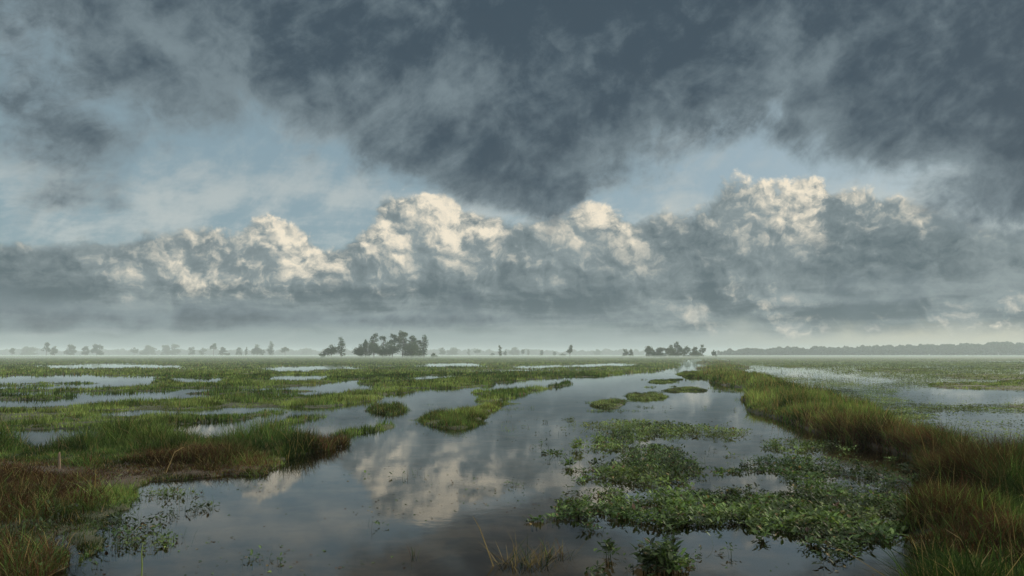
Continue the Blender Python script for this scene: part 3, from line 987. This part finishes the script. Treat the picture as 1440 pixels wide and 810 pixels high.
def tube(pts, rad_, n=6):
    pts = np.asarray(pts, float)
    k = len(pts)
    rad_ = np.broadcast_to(rad_, (k,))
    V = []
    for i in range(k):
        d = pts[min(i + 1, k - 1)] - pts[max(i - 1, 0)]
        d = d / (np.linalg.norm(d) + 1e-9)
        u = np.cross(d, [0.31, 0.95, 0.05])
        u /= np.linalg.norm(u) + 1e-9
        v = np.cross(d, u)
        for j in range(n):
            a = 2 * math.pi * j / n
            V.append(pts[i] + (u * math.cos(a) + v * math.sin(a)) * rad_[i])
    V.append(pts[-1])
    F4 = [[i * n + j, i * n + (j + 1) % n, (i + 1) * n + (j + 1) % n, (i + 1) * n + j] for i in range(k - 1) for j in range(n)]
    F3 = [[(k - 1) * n + j, (k - 1) * n + (j + 1) % n, k * n] for j in range(n)]
    return np.array(V), [np.array(F4), np.array(F3)]

# ------------------------------------------------------------------ trees
TR = random.Random(5)


def leaf_cloud(lobes, n, size, rng):
    """many small leaf clumps through the volume of the lobes -> V, quads"""
    c = np.array([l[0] for l in lobes])
    r = np.array([l[1] for l in lobes])
    w = np.prod(r, 1) ** 0.8
    i = rng.choice(len(lobes), n, p=w / w.sum())
    d = rng.normal(size=(n, 3))
    d /= np.linalg.norm(d, axis=1)[:, None]
    q = rng.uniform(0.25, 1.0, n)[:, None] ** 0.55
    p = c[i] + d * q * r[i] * (1 + rng.normal(0, .20, (n, 1)))
    a = rng.normal(size=(n, 3))
    a /= np.linalg.norm(a, axis=1)[:, None]
    b = np.cross(a, rng.normal(size=(n, 3)))
    b /= np.linalg.norm(b, axis=1)[:, None]
    s = (size * rng.uniform(.5, 1.2, n))[:, None]
    V = np.stack([p - a * s, p + b * s * .6, p + a * s, p - b * s * .6], 1)
    F = (np.arange(n) * 4)[:, None] + np.arange(4)
    return V.reshape(-1, 3), [F], i


def tree(name, label, px, top, wpx, dist, style, group=None, mats=None, cat='tree', shift=0.0):
    """a tree at bearing px, its tip at picture height top, crown wpx wide, dist metres off"""
    rng = np.random.default_rng(int(px * 10) + int(top))
    d = ray(px, HZ)
    base = np.array([d[0] / d[1] * dist, dist, 0.0])
    H = CAM_H + (HZ - top) / FPX * dist
    W = wpx / FPX * dist
    root = empty(name, base)
    tag(root, label, cat, group)
    lobes = []
    R3 = lambda s: np.array([s, s, s * .85])
    if style == 'bush':
        for k in range(9):
            a = rng.uniform(0, 6.28)
            q = rng.uniform(0, .36) * W
            h = H * rng.uniform(.22, .72) * (1 - .5 * q / W)
            lobes.append((np.array([q * math.cos(a), q * math.sin(a), h]), np.array([W * .22, W * .22, H * .2]) * rng.uniform(.7, 1.2)))
        lobes.append((np.array([0, 0, H * .8]), np.array([W * .18, W * .18, H * .19])))
    elif style == 'column':
        for k in range(9):
            t = k / 8
            wv = W * (.30 + .16 * math.sin(t * 3.0 + .4))
            lobes.append((np.array([rng.normal(0, W * .10), rng.normal(0, W * .10), H * (.16 + .76 * t)]), np.array([wv, wv, H * .085]) * rng.uniform(.75, 1.15)))
    elif style == 'stalk':                                   # round head on a clear stem
        for k in range(10):
            a = rng.uniform(0, 6.28)
            q = rng.uniform(0.1, .33) * W
            lobes.append((np.array([q * math.cos(a), q * math.sin(a), H * rng.uniform(.45, .90)]), np.array([W * .23, W * .23, H * .13]) * rng.uniform(.7, 1.25)))
    else:                                                    # spreading / tall: clumps at the ends of limbs
        lo = .28 if style == 'spread' else .36
        for k in range(17):
            a = rng.uniform(0, 6.28)
            t = rng.uniform(0, 1)
            q = W * rng.uniform(.12, .40) * (1 - .45 * t * t)
            s = W * rng.uniform(.12, .23)
            lobes.append((np.array([q * math.cos(a), q * math.sin(a), H * (lo + (.93 - lo) * t) ]), R3(s) * np.array([1, 1, rng.uniform(.7, 1.1)])))
        lobes.append((np.array([rng.normal(0, W * .08), 0, H * .93]), R3(W * .15)))
        if style == 'spread':
            for k in range(5):
                a = rng.uniform(0, 6.28)
                lobes.append((np.array([.3 * W * math.cos(a), .3 * W * math.sin(a), H * rng.uniform(.12, .3)]), np.array([W * .17, W * .17, H * .10])))
    # trunk and limbs
    tv = []
    lean = rng.normal(0, .03, 2) * H
    tr_top = H * (.78 if style != 'bush' else .5)
    r0 = max(.10, .017 * H) * (1.15 if style != 'bush' else .7)
    spine = np.array([[0, 0, -.25], [lean[0] * .2, lean[1] * .2, tr_top * .3], [lean[0] * .7, lean[1] * .7, tr_top * .65], [lean[0], lean[1], tr_top]])
    V, F = tube(spine, [r0 * 1.25, r0, r0 * .7, r0 * .3])
    parts = [(V, F, np.zeros((len(V), 3)))]
    for k in range(min(7, len(lobes))):
        c = lobes[k][0]
        t0 = min(.9, max(.15, c[2] / tr_top * .62))
        p0 = np.array([np.interp(t0, [0, .3, .65, 1], spine[:, j]) for j in range(3)])
        mid = p0 * .45 + c * .55 + np.array([0, 0, -.06 * H])
        V, F = tube([p0, mid, c], [r0 * .5, r0 * .33, r0 * .12], 5)
        parts.append((V, F, np.zeros((len(V), 3))))
    V, F, _ = join(parts)
    mesh_obj('trunk', V, F, mats[0], root, smooth=True)
    size = max(.14, dist / 711 * .58) * (1.0 if W > 4 else .8)
    vol = sum(float(np.prod(l[1])) for l in lobes)
    n = int(min(4200, max(300, 7.5 * sum(float(l[1][0] * l[1][2]) for l in lobes) / size ** 2)))
    V, F, li = leaf_cloud(lobes, n, size, rng)
    V[:, 2] = np.maximum(V[:, 2], .05)
    lt = rng.uniform(.75, 1.3, len(lobes))
    hue = rng.uniform(0, 1)
    base_c = np.array([.026, .056, .018]) * (1 - hue) + np.array([.052, .078, .026]) * hue
    T = base_c[None] * (lt[li] * rng.uniform(.7, 1.3, len(li)))[:, None]
    mesh_obj('crown', V, F, mats[1], root, tint=np.repeat(T, 4, 0))
    return root


GROVE = 'trees of the central grove'
ROWL = 'hazy trees along the left horizon'
MID = 'hazy trees right of the central grove'
GR2 = 'trees of the grove at the end of the channel'
TREES = [
 # px, top, width, distance, style, group, label
 (466, 484, 22, 430, 'bush', None, 'round dark bush at the foot of the slim tree left of the grove'),
 (455, 493, 12, 430, 'bush', None, 'lowest bush trailing off the left of the dark pair before the grove'),
 (480, 473, 12, 430, 'column', None, 'slim upright tree standing alone just left of the central grove'),
 (507, 483, 20, 430, 'bush', GROVE, 'broad bushy tree at the left end of the central grove'),
 (514, 475, 8, 425, 'stalk', GROVE, 'thin stem with a small head rising over the left end of the grove'),
 (526, 469, 17, 430, 'tall', GROVE, 'tall tree with split top in the left half of the central grove'),
 (538, 472, 14, 440, 'spread', GROVE, 'leafy tree just left of the highest crown in the central grove'),
 (552, 469, 18, 425, 'tall', GROVE, 'broad tree left of the highest crown, overlapping it'),
 (566, 464.5, 22, 430, 'tall', GROVE, 'highest tree of the central grove'),
 (579, 471, 17, 435, 'tall', GROVE, 'rounded tree right of the highest crown in the central grove'),
 (588, 478, 14, 428, 'spread', GROVE, 'low leafy tree second from the right end of the grove'),
 (596, 470, 13, 430, 'column', GROVE, 'upright tree closing the right end of the central grove'),
 (519, 481, 40, 422, 'bush', GROVE, 'low undergrowth bush under the left half of the grove'),
 (548, 479, 46, 422, 'bush', GROVE, 'low undergrowth bush under the highest crown'),
 (580, 480, 42, 422, 'bush', GROVE, 'low undergrowth bush under the right end of the grove'),
 (610, 496, 14, 440, 'bush', None, 'low shrub just right of the central grove'),
 (17, 490, 9, 760, 'tall', ROWL, 'small faint tree nearest the left edge of the picture'),
 (40, 489, 24, 980, 'spread', ROWL, 'pale wide tree behind and left of the dark flat-topped one'),
 (65, 482, 13, 640, 'tall', ROWL, 'darkest tall tree of the far left row, with a flat dense top'),
 (76, 487, 11, 660, 'spread', ROWL, 'lighter tree leaning on the right of the dark flat-topped one'),
 (99, 485.5, 16, 720, 'spread', ROWL, 'tree with a narrow peak between the flat-topped tree and the twin crowns'),
 (120, 487, 14, 700, 'spread', ROWL, 'left one of the twin crowns in the far left row'),
 (136, 486, 18, 700, 'spread', ROWL, 'right and wider one of the twin crowns in the far left row'),
 (189, 489, 11, 880, 'tall', ROWL, 'faint slim tree at the left of the pale wide row'),
 (209, 487, 22, 950, 'spread', ROWL, 'pale rounded tree, left of the two wide pale crowns'),
 (234, 486, 18, 930, 'spread', ROWL, 'pale wide crown right of the rounded one'),
 (246, 485, 16, 930, 'spread', ROWL, 'pale peaked crown joined to the right of the wide one'),
 (270, 488, 11, 780, 'spread', ROWL, 'narrow tree with open sky on its left, before the tall two-tier one'),
 (285, 488.5, 9, 800, 'column', ROWL, 'faint upright tree just left of the two-tier tree'),
 (300, 483, 11, 660, 'tall', ROWL, 'tall two-tier tree midway in the left row'),
 (313, 489, 13, 690, 'spread', ROWL, 'lower bushy tree touching the right of the two-tier tree'),
 (322, 496, 9, 640, 'bush', ROWL, 'small low shrub right of the two-tier tree'),
 (336, 489, 10, 690, 'spread', ROWL, 'small tree left of the thin pole-like one'),
 (346, 488, 4, 680, 'column', ROWL, 'thinnest pole-like tree in the left row'),
 (362, 485.5, 20, 660, 'spread', ROWL, 'wide bushy tree beside the tall column-shaped one'),
 (381, 480, 9.5, 620, 'column', ROWL, 'tall column-shaped tree at the right of the left row'),
 (401, 488, 13, 640, 'stalk', ROWL, 'round headed tree on a clear stem, last before the grove'),
 (431, 491, 20, 1200, 'spread', ROWL, 'very faint wide tree left of the dark pair before the grove'),
 (622, 489, 10, 800, 'spread', MID, 'first faint tree right of the low shrub by the grove'),
 (636, 490, 18, 950, 'spread', MID, 'pale wide tree second from the grove on its right'),
 (659, 490.5, 4, 880, 'column', MID, 'thin faint pole of a tree among the pale ones'),
 (671, 491.5, 12, 760, 'stalk', MID, 'round headed small tree left of the dark slim one'),
 (692, 496, 8, 680, 'bush', MID, 'low bush left of the dark slim tree'),
 (703.5, 485.5, 6, 560, 'column', MID, 'dark slim upright tree right of the grove'),
 (711, 493, 6, 640, 'bush', MID, 'small bush touching the right of the dark slim tree'),
 (723, 489, 15, 960, 'spread', MID, 'pale wide tree right of the dark slim one'),
 (735, 492, 7, 700, 'tall', MID, 'short tree with a green foot, centre of the picture'),
 (743, 491, 3.5, 860, 'column', MID, 'faint thin pole tree at the centre of the picture'),
 (762, 492, 5, 640, 'column', MID, 'small dark upright tree alone between centre and the forked tree'),
 (780, 494, 5, 720, 'column', MID, 'smallest upright tree just left of the forked tree'),
 (791, 497, 12, 620, 'bush', MID, 'flat low shrub at the foot of the forked tree'),
 (801.5, 485, 11, 560, 'stalk', MID, 'forked two-headed tree standing alone right of centre'),
 (840, 492, 12, 1050, 'spread', MID, 'very faint tree between the forked tree and the channel grove'),
 (879, 491, 9, 640, 'spread', GR2, 'first small pale tree left of the channel grove'),
 (887, 491, 9, 680, 'spread', GR2, 'second small pale tree left of the channel grove'),
 (914, 487, 16, 520, 'spread', GR2, 'bushy tree at the left end of the channel grove'),
 (930, 489, 16, 520, 'spread', GR2, 'lower tree second from the left in the channel grove'),
 (942, 485, 15, 515, 'tall', GR2, 'leafy tree left of the highest one in the channel grove'),
 (954, 481, 17, 520, 'tall', GR2, 'highest tree of the channel grove'),
 (966, 489, 14, 525, 'spread', GR2, 'low tree right of the highest one in the channel grove'),
 (977, 488, 12, 520, 'spread', GR2, 'rounded small tree second from the right in the channel grove'),
 (988, 485, 11, 520, 'tall', GR2, 'tall tree at the right end of the channel grove'),
 (921, 493, 28, 512, 'bush', GR2, 'low undergrowth bush under the left part of the channel grove'),
 (948, 491, 32, 512, 'bush', GR2, 'low undergrowth bush under the highest crown of the channel grove'),
 (977, 493, 30, 512, 'bush', GR2, 'low undergrowth bush under the right part of the channel grove'),
 (1004, 491, 9, 560, 'bush', GR2, 'detached dark bush past the right end of the channel grove'),
]


def build_trees():
    bark = wood_mat('bark', (.05, .045, .04), (.13, .12, .11), 3.0)
    fol = plant_mat('tree foliage', .25)
    for px, top, w, dist, style, group, label in TREES:
        if group == ROWL or (group == MID and dist > 600):
            dist *= 1.75
        tree('shrub' if style == 'bush' else 'tree', label, px, top, w, dist, style, group, (bark, fol), 'shrub' if style == 'bush' else 'tree')
    # far-off woods that read as one mass
    rng = np.random.default_rng(77)

    def wood(name, x0, x1, dist, topf, label, n):
        px = rng.uniform(x0, x1, n)
        top = np.array([topf(p) for p in px])
        d = dist + rng.uniform(-60, 90, n)
        jit = 6.0 * (vnoise(px * .16, px * 0, 3) - .45) + 3.0 * (vnoise(px * .5, px * 0 + 7, 4) - .5)
        H = CAM_H + (HZ - top + jit * .65) / FPX * d
        lob = []
        q = rng.uniform(0, 1, n) ** .7
        P_ = np.stack([(px - CX) / FPX * d / math.cos(0), d, np.maximum(.3, H * q)], 1)
        a = rng.normal(size=(n, 3))
        a /= np.linalg.norm(a, axis=1)[:, None]
        b = np.cross(a, rng.normal(size=(n, 3)))
        b /= np.linalg.norm(b, axis=1)[:, None]
        s = (d / 711 * 1.1)[:, None] * rng.uniform(.5, 1.2, (n, 1))
        V = np.stack([P_ - a * s, P_ + b * s * .7, P_ + a * s, P_ - b * s * .7], 1).reshape(-1, 3)
        V[:, 2] = np.maximum(V[:, 2], 0.02)
        T = np.array([.036, .052, .022])[None] * rng.uniform(.6, 1.4, n)[:, None]
        o = mesh_obj(name, V, [(np.arange(n) * 4)[:, None] + np.arange(4)], fol, tint=np.repeat(T, 4, 0))
        tag(o, label, 'wood', kind='stuff')
    wood('far_wood', 1008, 2250, 1250, lambda p: np.interp(p, [1008, 1030, 1090, 1140, 1240, 1350, 1440, 1700, 2250], [495, 492.5, 490.5, 489.5, 487.5, 484.5, 482, 480, 484]),
         'blue hazy wood along the right horizon, rising to the right', 110000)
    wood('far_wood', -800, 905, 2350, lambda p: 494.5 - 2.5 * vnoise(np.array(p * .02), np.array(0.), 9),
         'very faint line of wood behind the left trees', 75000)


def build_air():
    def vol(name, x0, x1, y0, y1, z0, z1, dens, col, label):
        m = new_mat(name)
        v = E.node('ShaderNodeVolumePrincipled')
        v.inputs['Color'].default_value = (*col, 1)
        v.inputs['Density'].default_value = dens
        v.inputs['Anisotropy'].default_value = 0.0
        o = E.node('ShaderNodeOutputMaterial')
        E.nt.links.new(v.outputs[0], o.inputs['Volume'])
        m.cycles.homogeneous_volume = True
        V = np.array([(x, y, z) for x in (x0, x1) for y in (y0, y1) for z in (z0, z1)], float)
        F = np.array([[0, 1, 3, 2], [4, 6, 7, 5], [0, 4, 5, 1], [2, 3, 7, 6], [0, 2, 6, 4], [1, 5, 7, 3]])
        ob = mesh_obj(name, V, [F], m)
        tag(ob, label, 'haze', kind='stuff')
    vol('haze', -3000, 3000, -3000, 3000, -1.4, 26.5, HAZE, (.80, .95, .97), 'pale morning haze lying over the whole marsh')
    vol('ground_mist', -2400, 2400, 60, 2700, -.3, 1.55, MIST, (.60, .74, .68), 'thin low mist over the far fields')


def build_sun():
    l = bpy.data.lights.new('sun', 'SUN')
    l.energy, l.angle, l.color = SUN_E, math.radians(8), (1.0, .88, .68)
    o = bpy.data.objects.new('sun', l)
    COL.objects.link(o)
    o.location = (60, 40, 60)
    o.rotation_euler = (math.pi / 2 - SUN_EL, 0, math.pi - SUN_AZ)


HAZE, MIST, SUN_E = 0.00042, 0.0013, 5.0
build_world()
build_camera()
settings()
build_sun()
build_ground()
build_trees()
build_air()
